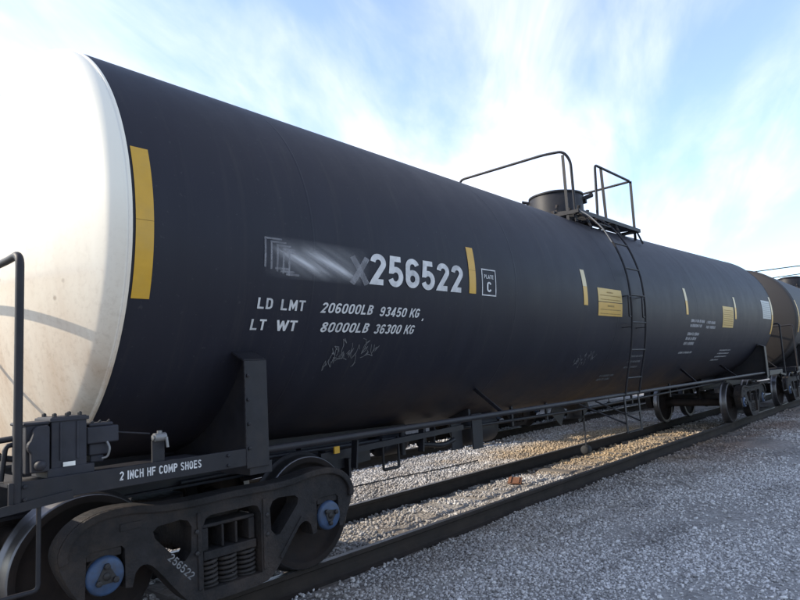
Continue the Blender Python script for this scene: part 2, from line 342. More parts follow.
# plain block letters drawn as strokes: unit cap height
def ell(cx, cy, rx, ry, a0, a1, n=14): return [(cx+rx*math.cos(R_(a0+(a1-a0)*k/n)), cy+ry*math.sin(R_(a0+(a1-a0)*k/n))) for k in range(n+1)]
def glyph(ch, w, h=None):
    """-> (advance, [(closed, points)]) with stroke width w"""
    h = w/2; Wd = 0.58; l, r, b, t = h, Wd-h, h, 1-h; m_ = 0.5; cx = Wd/2; rx = (r-l)/2
    G = {'0': [(1, ell(cx, 1-.31, rx, .31-h, 0, 180)+ell(cx, .31, rx, .31-h, 180, 360))],
         'O': [(1, ell(cx, 1-.31, rx, .31-h, 0, 180)+ell(cx, .31, rx, .31-h, 180, 360))],
         'D': [(1, [(l, b), (l, t)]+ell(cx-.02, 1-.33, rx+.02, .33-h, 90, 0)+ell(cx-.02, .33, rx+.02, .33-h, 0, -90))],
         '2': [(0, ell(cx, 1-.29, rx, .29-h, 175, -25)+[(l+.03, b+.02), (l+.02, b), (r, b)])],
         '3': [(0, ell(cx, .745, rx, .255-h, 160, -90, 16)), (0, ell(cx, .265+.01, rx, .265+.01-h, 90, -160, 16))],
         '4': [(0, [(r-.10, b-h), (r-.10, t), (r-.14, t), (l, .30), (l, .26), (Wd, .26)])],
         '5': [(0, [(r, t), (l+.06, t), (l+.02, .50)]+ell(cx-.01, .315, rx+.01, .315-h+.02, 130, -160, 18))],
         '6': [(0, ell(cx, 1-.30, rx, .30-h, 20, 180)+[(l, .35)]), (1, ell(cx, .305, rx, .305-h, 0, 348, 24))],
         '9': [(0, ell(cx, .30, rx, .30-h, 200, 360)+[(r, .65)]), (1, ell(cx, .695, rx, .305-h, 0, 348, 24))],
         '8': [(1, ell(cx, .75, rx-.02, .25-h, 0, 345, 22)), (1, ell(cx, .275, rx, .275-h, 0, 345, 24))],
         'L': [(0, [(l, 1), (l, b), (Wd-.03, b)])], 'T': [(0, [(0, t), (Wd, t)]), (0, [(cx, t-h), (cx, 0)])],
         'I': [(0, [(h, 0), (h, 1)])], 'H': [(0, [(l, 0), (l, 1)]), (0, [(r, 0), (r, 1)]), (0, [(l+h, .52), (r-h, .52)])],
         'N': [(0, [(l, 0), (l, t), (l+.02, t), (r-.02, b), (r, b), (r, 1)])],
         'M': [(0, [(l, 0), (l, t), (l+.03, t), (.36, .28), (.72-l-.03, t), (.72-l, t), (.72-l, 0)])],
         'W': [(0, [(.02, 1), (.20, b), (.22, b), (.40, .86), (.42, .86), (.60, b), (.62, b), (.80, 1)])],
         'F': [(0, [(l, 0), (l, t), (Wd-.02, t)]), (0, [(l+h, .52), (Wd-.09, .52)])], 'E': [(0, [(Wd-.02, b), (l, b), (l, t), (Wd-.02, t)]), (0, [(l+h, .52), (Wd-.09, .52)])],
         'P': [(0, [(l, 0), (l, t)]+ell(cx, 1-.29, rx, .29-h, 90, -90)+[(l+h, .42+h)])],
         'B': [(1, [(l, b), (l, t)]+ell(cx, .755, rx-.03, .245-h, 90, -80)+ell(cx, .28, rx, .28-h, 80, -90))],
         'C': [(0, ell(cx, 1-.31, rx, .31-h, 15, 180)+ell(cx, .31, rx, .31-h, 180, 345))],
         'G': [(0, ell(cx, 1-.31, rx, .31-h, 15, 180)+ell(cx, .31, rx, .31-h, 180, 350)+[(r, .45), (cx+.02, .45)])],
         'S': [(0, ell(cx, .74, rx, .26-h, 20, 230, 14)+ell(cx, .27, rx, .27-h, 60, -165, 16))],
         'K': [(0, [(l, 0), (l, 1)]), (0, [(l+h, .38), (Wd, 1)]), (0, [(l+.20, .50), (Wd+.02, 0)])],
         'A': [(0, [(.03, 0), (cx-.01, t), (cx+.01, t), (Wd-.03, 0)]), (0, [(.17, .27), (Wd-.17, .27)])],
         'X': [(0, [(.02, 0), (Wd-.02, 1)]), (0, [(.02, 1), (Wd-.02, 0)])], "'": [(0, [(.06, .62), (.10, 1)])], ' ': []}
    adv = {'I': w+.0, 'M': .72, 'W': .82, ' ': .26, "'": .16}.get(ch, Wd)
    return adv, G[ch]
def stroke_strip(pts, closed, w):
    """list of left/right points along a polyline, mitred"""
    P2 = [Vector(p) for p in pts]; Q = [P2[0]]
    for p in P2[1:]:
        if (p-Q[-1]).length > 1e-4: Q.append(p)
    if closed and (Q[0]-Q[-1]).length < 1e-4: Q.pop()
    D = []
    for i, p in enumerate(Q):                                    # split long runs so that they wrap round the tank
        D.append(p); q = Q[(i+1) % len(Q)]
        if i < len(Q)-1 or closed:
            k = int((q-p).length/.13)
            for a in range(1, k+1): D.append(p.lerp(q, a/(k+1)))
    n = len(D); res = []
    for i in range(n):
        a = D[i-1] if (i or closed) else D[i]; c_ = D[(i+1) % n] if (i < n-1 or closed) else D[i]
        d1 = (D[i]-a).normalized() if (D[i]-a).length > 1e-6 else (c_-D[i]).normalized(); d2 = (c_-D[i]).normalized() if (c_-D[i]).length > 1e-6 else d1
        nm = Vector((-(d1+d2).y, (d1+d2).x))
        nm = nm.normalized() if nm.length > 1e-3 else Vector((-d1.y, d1.x)); cs = max(.45, nm.dot(Vector((-d1.y, d1.x))))
        res.append((D[i]+nm*w/2/cs, D[i]-nm*w/2/cs))
    return res
def lettering(txt, x0, x1, z0, z1, parent, mat='white_paint', off=0.005, w=0.175, shear=0.0, flat_y=None, gap=0.13, name='lettering', label=None, xform=None):
    strokes = []; x = 0.0
    for ch in txt:
        adv, st = glyph(ch, w)
        for k, (closed, pts) in enumerate(st):
            strokes.append((k, closed, [(a+x, c_) for a, c_ in stroke_strip(pts, closed, w) for a, c_ in ()] or [((p.x+x, p.y), (q.x+x, q.y)) for p, q in stroke_strip(pts, closed, w)]))
        x += adv+gap
    tot = x-gap; b = MB()
    for k, closed, pr in strokes:
        vs_ = []
        for pq in pr:
            for (a, c_) in pq:
                X = x0+(a+shear*c_)/(tot+shear)*(x1-x0); Z = z0+c_*(z1-z0)
                if xform: vs_.append(xform(X, Z, k*.0003))
                else: vs_.append((X, (ty(X, Z, off+k*.0003) if flat_y is None else flat_y-k*.0003), Z))
        n = len(pr); fs = [(2*i, 2*i+1, 2*((i+1) % n)+1, 2*((i+1) % n)) for i in range(n if closed else n-1)]
        b.add(vs_, fs)
    o = b.build(name, mat, parent)
    o['kind'] = 'stuff' if False else 'part'; del o['kind']
    if label: o['label'] = label
    return o

# ------------------------------------------------------------------ ground
GZ = -0.178
def hgt(x, y):
    """height of the gravel surface (numpy arrays)"""
    h = GZ + 0.018*np.sin(0.9*x+1.3*y)*np.sin(0.7*y-0.4*x+1) + 0.010*np.sin(2.3*x-1.1*y+2)*np.sin(1.9*y+0.6*x)
    a = np.abs(y+0.7525); b = np.abs(y-0.7525)
    d = np.minimum(a, b)
    h = np.where(np.abs(y) < 0.72, h-0.004, h)
    return np.minimum(h, np.where(d < 0.11, GZ-0.012, 1e9)) + np.where((y < -0.88) & (y > -1.7), 0.022, 0.0)
def axis_coords(lo, hi, step, far):
    a = list(np.arange(lo, hi+1e-6, step)); s_ = step; x = hi
    r = []
    while x < far: s_ *= 1.35; x += s_; r.append(x)
    l = []; s_ = step; x = lo
    while x > -far: s_ *= 1.35; x -= s_; l.append(x)
    return np.array(l[::-1]+a+r)
gx, gy = axis_coords(-4, 30, 0.12, 3000), axis_coords(-6, 7.5, 0.06, 3000)
GX, GY = np.meshgrid(gx, gy); GH = np.where((np.abs(GX) < 60) & (np.abs(GY) < 30), hgt(GX, GY), GZ)
nx_, ny_ = len(gx), len(gy)
me = bpy.data.meshes.new('ground')
vv = np.stack([GX, GY, GH], -1).reshape(-1, 3)
ii = (np.arange(ny_-1)[:, None]*nx_+np.arange(nx_-1)[None, :]).ravel()
ff = np.stack([ii, ii+1, ii+nx_+1, ii+nx_], 1)
me.vertices.add(len(vv)); me.vertices.foreach_set('co', vv.ravel()); me.loops.add(ff.size); me.loops.foreach_set('vertex_index', ff.ravel())
me.polygons.add(len(ff)); me.polygons.foreach_set('loop_start', np.arange(len(ff))*4); me.polygons.foreach_set('loop_total', np.full(len(ff), 4)); me.update(); me.validate()
me.polygons.foreach_set('use_smooth', np.ones(len(ff), bool))
g_ = link('ground', me, 'gravel_bed'); g_['kind'] = 'structure'

# loose stones lying on it
PHI = (1+5**0.5)/2
ICO = np.array([(-1,PHI,0),(1,PHI,0),(-1,-PHI,0),(1,-PHI,0),(0,-1,PHI),(0,1,PHI),(0,-1,-PHI),(0,1,-PHI),(PHI,0,-1),(PHI,0,1),(-PHI,0,-1),(-PHI,0,1)])/math.hypot(1, PHI)
ICF = np.array([(0,11,5),(0,5,1),(0,1,7),(0,7,10),(0,10,11),(1,5,9),(5,11,4),(11,10,2),(10,7,6),(7,1,8),(3,9,4),(3,4,2),(3,2,6),(3,6,8),(3,8,9),(4,9,5),(2,4,11),(6,2,10),(8,6,7),(9,8,1)])
shapes = []
for k in range(14):
    a = ICO*(1+rng.uniform(-0.34, 0.30, (12, 1)))+rng.uniform(-0.12, 0.12, (12, 3)); a *= np.array([1.0, rng.uniform(0.65, 0.95), rng.uniform(0.45, 0.8)]); shapes.append(a)
shapes = np.array(shapes)
def scatter(x0, x1, y0, y1, dens, rmin, rmax, keep=None):
    n = int((x1-x0)*(y1-y0)*dens); x = rng.uniform(x0, x1, n); y = rng.uniform(y0, y1, n)
    # keep what a camera standing near the photograph's could see
    dx, dy = x-CAM.x, y-CAM.y; ang = np.degrees(np.arctan2(dy, dx)); k = (ang > -2) & (ang < 76)
    k &= ~((np.abs(np.abs(y)-0.7525) < 0.085)) & ~(np.abs(np.abs(y-4.53)-0.7525) < 0.085)
    if keep is not None: k &= keep(x, y)
    x, y = x[k], y[k]; r = rmin*(rmax/rmin)**(rng.random(len(x))**1.3); return x, y, r
def lump(x, y, f, s_):                                      # cheap value noise
    return 0.5+0.25*np.sin(f*x*1.0+s_)*np.cos(f*y*1.3+2*s_)+0.25*np.sin(f*0.63*x-f*0.9*y+3*s_)
def bare(x, y): return (lump(x, y, 1.7, 0.4)+0.25*lump(x, y, 4.1, 1.2)) > rng.uniform(0.28, 0.62, len(x))
def tie_clear(x, y):
    t = np.abs(((x-0.25) % 0.54)-0.27) < 0.11
    return ~(t & (np.abs(y) < 1.3) & (lump(x, y, 2.3, 2.2) > 0.43))
P_ = [scatter(0.6, 5.5, -5.2, -0.84, 2500, 0.0055, 0.0185, bare), scatter(0.6, 9.5, -5.2, -0.84, 28, 0.016, 0.028), scatter(0.8, 8.5, -2.1, -0.84, 210, 0.013, 0.027, lambda x, y: lump(x, y, 2.9, 0.7) > 0.42), scatter(5.5, 9.5, -5.0, -0.84, 1150, 0.008, 0.021, bare), scatter(9.5, 20, -4.2, -0.84, 260, 0.014, 0.030, bare),
      scatter(0.8, 9, -0.67, 0.67, 800, 0.012, 0.031, tie_clear), scatter(9, 19, -0.67, 0.67, 300, 0.018, 0.038, tie_clear),
      scatter(1.5, 9, 0.84, 3.75, 700, 0.012, 0.032), scatter(9, 20, 0.84, 3.75, 260, 0.018, 0.038), scatter(4, 22, 3.85, 7.0, 120, 0.02, 0.04)]
X_, Y_, RR = [np.concatenate([p[i] for p in P_]) for i in range(3)]
n = len(X_); sh = shapes[rng.integers(0, len(shapes), n)]
yaw = rng.uniform(0, 6.283, n); tilt = rng.normal(0, 0.35, n)
v = sh*RR[:, None, None]
ct, st_ = np.cos(tilt)[:, None], np.sin(tilt)[:, None]; v = np.stack([v[..., 0]*ct-v[..., 2]*st_, v[..., 1], v[..., 0]*st_+v[..., 2]*ct], -1)
cy, sy = np.cos(yaw)[:, None], np.sin(yaw)[:, None]; v = np.stack([v[..., 0]*cy-v[..., 1]*sy, v[..., 0]*sy+v[..., 1]*cy, v[..., 2]], -1)
v += np.stack([X_, Y_, hgt(X_, Y_)+RR*rng.uniform(0.05, 0.55, n)], -1)[:, None, :]
me = bpy.data.meshes.new('gravel_stones'); nv = n*12; fi = (ICF[None]+(np.arange(n)*12)[:, None, None]).reshape(-1)
me.vertices.add(nv); me.vertices.foreach_set('co', v.reshape(-1)); me.loops.add(len(fi)); me.loops.foreach_set('vertex_index', fi.astype(np.int32))
me.polygons.add(n*20); me.polygons.foreach_set('loop_start', np.arange(n*20)*3); me.polygons.foreach_set('loop_total', np.full(n*20, 3)); me.update()
st_o = link('gravel_stones', me, 'gravel_stone'); st_o['kind'] = 'stuff'; st_o['label'] = 'pale crushed limestone scattered around and between the rails'; st_o['category'] = 'gravel'
print('stones', n)

# ------------------------------------------------------------------ tracks
RAILP = [(-0.076, -0.185), (0.076, -0.185), (0.076, -0.174), (0.030, -0.160), (0.011, -0.146), (0.0085, -0.095), (0.011, -0.050), (0.036, -0.036), (0.037, -0.010), (0.030, -0.001), (0.0, 0.0),
         (-0.030, -0.001), (-0.037, -0.010), (-0.036, -0.036), (-0.011, -0.050), (-0.0085, -0.095), (-0.011, -0.146), (-0.030, -0.160), (-0.076, -0.174)]
def make_track(y, label, x0, x1, tie_x0, tie_x1):
    t = empty('railway_track', (0, y, GZ), label, 'railway track', 'parallel tracks in the yard')
    for s_ in (-1, 1):
        b = MB(); k = len(RAILP); vs_ = []
        for x in (x0, x1): vs_ += [(x, s_*0.7525+py, pz-GZ) for py, pz in RAILP]
        b.add(vs_, [(i, (i+1) % k, (i+1) % k+k, i+k) for i in range(k)]+[tuple(range(k)), tuple(range(k, 2*k))])
        o = b.build('rail', ['rail_side', 'rail_head'], t)
        for p in o.data.polygons:
            if len(p.vertices) == 4 and p.center.z > -GZ-0.002: p.material_index = 1
    b = MB().box((-0.115, -1.30, -0.17), (0.115, 1.30, 0.0)); base = None; x = tie_x0
    b.box((-0.10, 0.60, 0.002), (0.10, 0.665, 0.014))
    tb = MB().box((-0.115, -1.30, -0.17), (0.115, 1.30, 0.0)).build('tie', 'tie_wood', t, 0.012)
    k = 0
    while x < tie_x1:
        o = tb if k == 0 else bpy.data.objects.new('tie', tb.data)
        if k:
            col.objects.link(o); o.parent = t; md = o.modifiers.new('bevel', 'BEVEL'); md.width = 0.012; md.segments = 1
        o.location = (x+random.uniform(-0.02, 0.02), random.uniform(-0.03, 0.03), 0.002+random.uniform(-0.008, 0.006)); o.rotation_euler.z = random.uniform(-0.02, 0.02); k += 1; x += 0.54
    return t
make_track(0.0, 'nearer track with the black tank cars standing on it', -30, 400, -1.8, 45)
make_track(4.53, 'second track beyond, glimpsed under the tank behind the pale gravel', -30, 400, 5.3, 45)

# ------------------------------------------------------------------ trucks
def half_mirror(h): return h + [(-x, z) for x, z in h[::-1] if abs(x) > 1e-6]
SF_HALF = [(0, .805), (.30, .797), (.52, .803), (.72, .838), (.90, .838), (1.03, .800), (1.12, .725), (1.165, .63), (1.14, .53), (1.085, .42), (1.04, .352), (1.005, .352), (.998, .585), (.975, .608),
           (.79, .608), (.768, .585), (.765, .352), (.722, .345), (.702, .425), (.665, .462), (.612, .455), (.555, .40), (.42, .23), (.34, .145), (.26, .105), (0, .10)]
def chaikin(p):
    r = [p[0]]
    for a, b in zip(p[:-1], p[1:]): r += [(a[0]*.75+b[0]*.25, a[1]*.75+b[1]*.25), (a[0]*.25+b[0]*.75, a[1]*.25+b[1]*.75)]
    return r+[p[-1]]
TOPC = chaikin(chaikin(SF_HALF[:11])); SF_HALF = TOPC + SF_HALF[11:18] + chaikin(SF_HALF[18:])
SF = [(0, .805)] + SF_HALF[1:-1] + [(0, .10)] + [(-x, z) for x, z in SF_HALF[1:-1]][::-1]
def hole(s_): return [(s_*x, z) for x, z in [(.318, .62), (.345, .665), (.40, .682), (.555, .672), (.587, .645), (.575, .60), (.50, .52), (.40, .415), (.368, .412), (.325, .46)]]
WIN = [(-.235, .185), (.235, .185), (.238, .60), (.21, .655), (.17, .668), (-.17, .668), (-.21, .655), (-.238, .60)]
def make_truck(parent, X, detail=True):
    b = MB()                                                     # transverse bolster
    b.box((-.20, -.86, .40), (.20, .86, .62)); b.box((-.17, -.55, .36), (.17, .55, .40)); b.lathe([(.001, 0), (.20, 0), (.20, .06), (.001, .06)], (0, 0, .62), 'z', 24)
    for s_ in (-1, 1):
        b.box((-.215, s_*1.055-.0, .365) if s_ > 0 else (-.215, -1.055, .365), (.215, s_*.86, .425) if s_ < 0 else (.215, .86, .425))
        y0, y1 = sorted((s_*.86, s_*1.035))
        b.box((-.215, y0, .575), (.215, y1, .60)); b.box((-.215, y0, .425), (-.165, y1, .575)); b.box((.165, y0, .425), (.215, y1, .575)); b.box((-.06, y0, .425), (-.04, y1, .575)); b.box((.05, y0, .425), (.07, y1, .575))
        for sx in (-1, 1):                                        # brake beams and shoes
            pass
    for sx in (-1, 1):
        b.bar((sx*.36, -.62, .40), (sx*.36, .62, .40), .09, .10); 
        for s_ in (-1, 1): b.bar((sx*.395, s_*.75, .30), (sx*.415, s_*.75, .56), .085, .05, (1, 0, 0))
        b.bar((sx*.36, 0, .40), (sx*.30, .08, .88), .03, .10, (1, 0, 0))
    b.bar((-.30, .08, .40), (.30, .08, .30), .04, .06)
    t = b.build('truck', 'truck_cast', parent, 0.008); t.location = (X, 0, 0)
    for s_ in (-1, 1):
        me = plate(SF, [hole(1), hole(-1), WIN], s_*1.085, s_*0.945)
        o = link('side_frame', me, 'truck_cast', t, 0.016); o.location = (0, 0, 0)
        if detail:                                                # raised lip along the top chord
            tp = [p for p in TOPC if p[1] > .56]; inn = []
            for k, p in enumerate(tp):
                a, c_ = Vector(tp[max(k-1, 0)]), Vector(tp[min(k+1, len(tp)-1)]); d = (c_-a).normalized(); inn.append((p[0]+d.y*.05, p[1]-d.x*.05))
            inn[0] = (0, tp[0][1]-.05)
            band = [(-x, z) for x, z in tp[::-1]]+tp[1:]+inn[::-1]+[(-x, z) for x, z in inn[1:]]
            MB().box((-.80, min(s_*1.084, s_*1.092), .690), (-.66, max(s_*1.084, s_*1.092), .735)).build('foundry_pad', 'truck_cast', t, .004)
            for sx in (-1, 1):
                MB().bar((sx*.262, s_*1.088, .20), (sx*.266, s_*1.088, .70), .030, .014, (0, 1, 0)).build('column_rib', 'truck_cast', t, .005)
                MB().bar((sx*.62, s_*1.088, .50), (sx*.40, s_*1.088, .245), .030, .012, (0, 1, 0)).build('diagonal_rib', 'truck_cast', t, .005) if sx > 0 else None
                for k in range(2): MB().hexbolt((sx*.285, s_*1.085, .44+.14*k), .016, s_*.014).build('column_bolt', 'cap_steel', t)
            link('top_lip', plate(band, [], s_*1.115, s_*1.084), 'truck_cast', t, .010)
    for sx in (-1, 1):
        ax = MB().lathe([(.001, -1.07), (.075, -1.07), (.078, -.86), (.088, -.80), (.10, -.66), (.085, -.60), (.082, 0), (.085, .60), (.10, .66), (.088, .80), (.078, .86), (.075, 1.07), (.001, 1.07)], (sx*.889, 0, .457), 'y', 20)
        ax.build('axle', 'wheel_plate', t)
        for s_ in (-1, 1):
            f = lambda prof: [(r, s_*a) for r, a in prof]
            c0 = (sx*.889, 0, .457)
            wh = MB()
            wh.lathe(f([(.09, .66), (.135, .665), (.14, .69), (.20, .715), (.33, .745), (.395, .735), (.40, .700), (.41, .684)]), c0, 'y', 56)
            wh.lathe(f([(.09, .84), (.13, .835), (.14, .80), (.20, .775), (.32, .765), (.385, .775), (.398, .822), (.404, .826), (.443, .826)]), c0, 'y', 56)
            w_ = wh.build('wheel', 'wheel_plate', t)
            MB().lathe(f([(.443, .826), (.450, .823), (.4545, .812), (.456, .74), (.462, .715), (.480, .702), (.484, .694), (.478, .686), (.46, .683), (.41, .684)]), c0, 'y', 64).build('tread', 'wheel_tread', t)
            ad = MB().box((sx*.889-.105, min(s_*.93, s_*1.075), .555), (sx*.889+.105, max(s_*.93, s_*1.075), .607))
            ad.lathe([(.001, s_*.90), (.118, s_*.90), (.122, s_*.93), (.122, s_*1.06), (.118, s_*1.072), (.001, s_*1.072)], c0, 'y', 28)
            ad.build('bearing', 'truck_cast', t, 0.006)
            MB().lathe([(.001, s_*1.07), (.113, s_*1.07), (.115, s_*1.082), (.108, s_*1.100), (.095, s_*1.106), (.001, s_*1.106)], c0, 'y', 32).build('bearing_cap', 'bearing_blue', t)
            lp = MB(); a0 = random.uniform(0, 6.28)
            tri = [(c0[0]+.085*math.cos(a0+k*2.094), c0[2]+.085*math.sin(a0+k*2.094)) for k in range(3)]
            ya, yb = s_*1.107, s_*1.112
            vs_ = []
            for q in range(3):
                p0, p1, p2 = Vector(tri[q-1]), Vector(tri[q]), Vector(tri[(q+1) % 3])
                vs_ += [p1+(p0-p1).normalized()*.028, p1+(p2-p1).normalized()*.028]
            lp.add([(v_.x, y_, v_.y) for y_ in (ya, yb) for v_ in vs_], [tuple(range(6)), tuple(range(6, 12))]+[(i, (i+1) % 6, (i+1) % 6+6, i+6) for i in range(6)])
            for k in range(3): lp.hexbolt((c0[0]+.058*math.cos(a0+k*2.094), s_*1.112 if s_ > 0 else s_*1.112-.0, c0[2]+.058*math.sin(a0+k*2.094)), .019, s_*.016)
            lp.lathe([(.024, s_*1.112), (.024, s_*1.118), (.001, s_*1.118)], c0, 'y', 14)
            lp.build('locking_plate', 'cap_steel', t)
    spm = None
    for s_ in (-1, 1):
        for row in ((0.985, 1.0) if detail else (0.985,)):
            if row == 1.0: continue
            for k, dx in enumerate((-.155, 0.0, .155)):
                if spm is None:
                    pts = []; turns = 5.0; nseg = 90
                    for q in range(nseg+1):
                        a = q/nseg*turns*2*math.pi; zz = .195+.160*(q/nseg) ; pts.append((.066*math.cos(a), .066*math.sin(a), zz))
                    sb = MB().tube(pts, .0125, 8); sb.tube([(0, 0, .19), (0, 0, .365)], .022, 8); 
                    inner = []
                    sb.lathe([(.001, .188), (.078, .188), (.078, .197), (.001, .197)], (0, 0, 0), 'z', 20)
                    o = sb.build('spring', 'spring_steel', t); spm = o.data
                else:
                    o = bpy.data.objects.new('spring', spm); col.objects.link(o); o.parent = t
                o.location = (dx, s_*row, 0)
    return t

# ------------------------------------------------------------------ tank car
HK, HS = 0.12, 3.6                                              # head: knuckle radius, dish radius
def head_profile():
    al = math.asin((TR-HK)/(HS-HK)); pr = [(TR+.004, 0.012), (TR+.004, -.004), (TR-.004, -.008)]
    for k in range(0, 11):
        f = (math.pi/2-al)*k/10; pr.append((TR-.004-HK+HK*math.cos(f), -.008-HK*math.sin(f)))
    c_ = (HS-HK)*math.cos(al)
    for k in range(1, 22):
        a = al*(1-k/21); pr.append((max(.001, (HS-.004)*math.sin(a)), -.008+c_-HS*math.cos(a)))
    return pr
def make_car(loc, label, group, head_a='head_white', head_b='head_dirty_shade', shell='tank_paint', hero=True, zero=0.0):
    T = empty('tank_car', loc, label, 'tank car', group)
    # --- shell
    xs = sorted(set([TX0, TXM, TX1]+list(np.linspace(TX0, TX1, 41)))); n = 128; b = MB(); vs_ = []
    for x in xs: vs_ += [(x, TR*math.cos(2*math.pi*k/n), tz(x)+TR*math.sin(2*math.pi*k/n)) for k in range(n)]
    b.add(vs_, [(i*n+k, i*n+(k+1) % n, (i+1)*n+(k+1) % n, (i+1)*n+k) for i in range(len(xs)-1) for k in range(n)], True)
    S = b.build('tank_shell', shell, T)
    for x in ((1.36, 4.2, 6.86, 10.35, 12.6, 14.9) if hero else (3, 8.1, 13)):
        MB().lathe([(TR-.003, -.018), (TR+.0003, -.011), (TR+.0008, 0), (TR+.0003, .011), (TR-.003, .018)], (x, 0, tz(x)), 'x', 128).build('jacket_band', shell, S)
    pr = head_profile()
    MB().lathe(pr, (TX0, 0, TZ), 'x', 128).build('tank_head', head_a, T)
    MB().lathe([(r, -a) for r, a in pr], (TX1, 0, TZ), 'x', 128).build('tank_head', head_b, T)
    # --- reflective strips
    def strip(x, z0, z1, wd=.112, two=True):
        if two:
            zm = (z0+z1)/2+.01
            o = patch(x, x+wd, z0, zm, .004).build('reflective_strip', 'yellow_tape', T)
            patch(x, x+wd, zm+.001, z1, .004).build('pale_half', 'pale_tape', o)
        else:
            zm = (z0+z1)/2
            o = patch(x, x+wd, z0, zm-.002, .004, 3, 10).build('reflective_strip', 'yellow_tape', T); patch(x, x+wd, zm, z1, .004, 3, 10).build('upper_half', 'yellow_tape', o)
    strip(-.005, 2.085, 3.015, .112, False)
    strip(3.33, 2.295, 2.757, .112, False)
    for x in (5.80, 9.70, 12.78): strip(x, 2.285, 2.745)
    strip(16.10, 2.0, 2.92, .13)
    # --- body bolsters, centre sills, end platforms
    for e, (xb, sgn) in enumerate(((.889, 1), (TX1-.924, -1))):
        bo = MB()
        for s_ in (-1, 1):
            cut = []; zt, zb = 1.72, 1.02
            poly = [(s_*1.44, zb), (s_*1.44, zt-.03), (s_*1.40, zt+.01)]
            zz = zt+.01; k_ = 14
            for q in range(k_+1):
                z = zt+.01+(zb-.05-zt-.01)*q/k_; d = z-tz(xb); y = math.sqrt(max(.02, (TR-.004)**2-d*d)) if abs(d) < TR else .2
                poly.append((s_*min(1.38, y), z))
            # web in the plane x = xb
            vs_ = [(xb+dx, y, z) for dx in (-.01, .01) for y, z in poly]; kk = len(poly)
            bo.add(vs_, [tuple(range(kk)), tuple(range(kk, 2*kk))]+[(i, (i+1) % kk, (i+1) % kk+kk, i+kk) for i in range(kk)])
        bo.build('bolster_web', 'frame_paint', T)
        for s_ in (-1, 1):
            fl = MB().box((xb-.125, min(s_*1.44, s_*1.46), .99), (xb+.055, max(s_*1.44, s_*1.46), 1.70))
            fl.bar((xb-.035, s_*1.452, 1.70), (xb-.035, s_*1.30, 1.768), .18, .016)
            fl.build('bolster_flange', 'frame_paint', T, .004)
            MB().box((xb-.09, min(s_*.30, s_*1.44), .94), (xb+.09, max(s_*.30, s_*1.44), 1.02)).build('bolster_beam', 'frame_paint', T, .004)
        xe = xb-sgn*2.35
        cs = MB(); x0, x1 = sorted((xe, xb+sgn*(2.75 if e == 0 else 1.15))); cs.box((x0, -.30, .78), (x1, -.27, 1.09)); cs.box((x0, .27, .78), (x1, .30, 1.09)); cs.box((x0, -.36, 1.091), (x1, .36, 1.11)); cs.box((x0, -.36, .76), (x1, -.20, .779)); cs.box((x0, .20, .76), (x1, .36, .779))
        cs.build('centre_sill', 'frame_paint', T)
        cp = MB().box((xe-.05, -.09, .80), (xe+.05, .09, .95)); xk = xe-sgn*.28
        cp.tube([(xe, 0, .88), (xk, 0, .88)], [.085, .10], 12); cp.box((min(xk, xk-sgn*.24), -.17, .74), (max(xk, xk-sgn*.24), .02, 1.02)); cp.box((min(xk, xk-sgn*.18), .03, .78), (max(xk, xk-sgn*.18), .15, .98))
        cp.build('coupler', 'truck_cast', T, .02)
        # platform round the end: side sill, end sill, deck
        xo = xb-sgn*1.52; 
        for s_ in (-1, 1):
            ys = sorted((s_*1.44, s_*1.462)); x0, x1 = sorted((xo, xb-sgn*.126))
            MB().box((x0, ys[0], 1.010), (x1, ys[1], 1.122)).build('side_sill', 'frame_paint', T, .004)
            ys = sorted((s_*1.20, s_*1.438)); MB().box((x0, ys[0], 1.10), (x1-.3 if sgn > 0 else x1, ys[1], 1.114)).build('deck_plate', 'frame_paint', T)
        x0, x1 = sorted((xo-.30, xo-.32)); MB().box((x0, -1.46, 1.0), (x1, 1.46, 1.12)).build('end_sill', 'frame_paint', T, .004)
        xs_ = sorted((xo-.298, xo+.15)); MB().box((xs_[0], -1.20, 1.10), (xs_[1], 1.20, 1.114)).build('deck_plate', 'frame_paint', T)
        # end hand rail across the head
        xr = xo+sgn*.04 if e == 0 else 17.2
        path = arc_pts([(xr, -1.452, .99), (xr, -1.452, 2.295), (xr-sgn*.0, -1.30, 2.285), (xr-sgn*.0, 0, 2.285), (xr-sgn*.0, 1.30, 2.285), (xr, 1.452, 2.295), (xr, 1.452, .99)], .16, 6)
        MB().tube(path, .021, 12).build('end_hand_rail', 'frame_paint', T)
        MB().tube([(xr-sgn*.03, .25, 2.27), (xr-sgn*.03, -.95, 1.115)], .014, 8).build('shadow_rod', 'frame_paint', T)  # rod added out of view to cast a slanting shadow on the head
        # sill step hanging from the corner
        for s_ in (-1, 1):
            xa = xo+sgn*.14; y = s_*1.452
            MB().tube(arc_pts([(xa, y, 1.00), (xa, y, .575), (xa-sgn*.40, y, .575), (xa-sgn*.40, y, 1.0)], .03, 3), .012, 8).build('sill_step', 'frame_paint', T)
            MB().bar((xo+sgn*.30, s_*1.47, 1.022), (xo-sgn*.30, s_*1.47, .968), .012, .045).build('step_bracket', 'frame_paint', T)
        # angle iron under the step on the near corner
    # --- long pipe rail along each side, struts up to the tank
    for s_ in (-1, 1):
        MB().tube([(.95, s_*1.40, 1.086), (15.35, s_*1.40, 1.086)], .027, 12).build('side_rail', 'frame_paint', T)
        for x, xa in ((3.95, 4.02), (10.27, 10.57), (12.88, 13.26)) if s_ < 0 else ((3.9, 4.0), (8.0, 8.0), (12.8, 13.2)):
            zt = 1.345; yt = ty(xa, zt)
            MB().bar((xa, s_*-yt*-1 if False else s_*abs(yt)*.985, zt), (x, s_*1.395, 1.09), .035, .02, (1, 0, 0)).build('rail_strut', 'frame_paint', T)
    # --- ladder
    LX0, LX1 = 7.05, 7.55
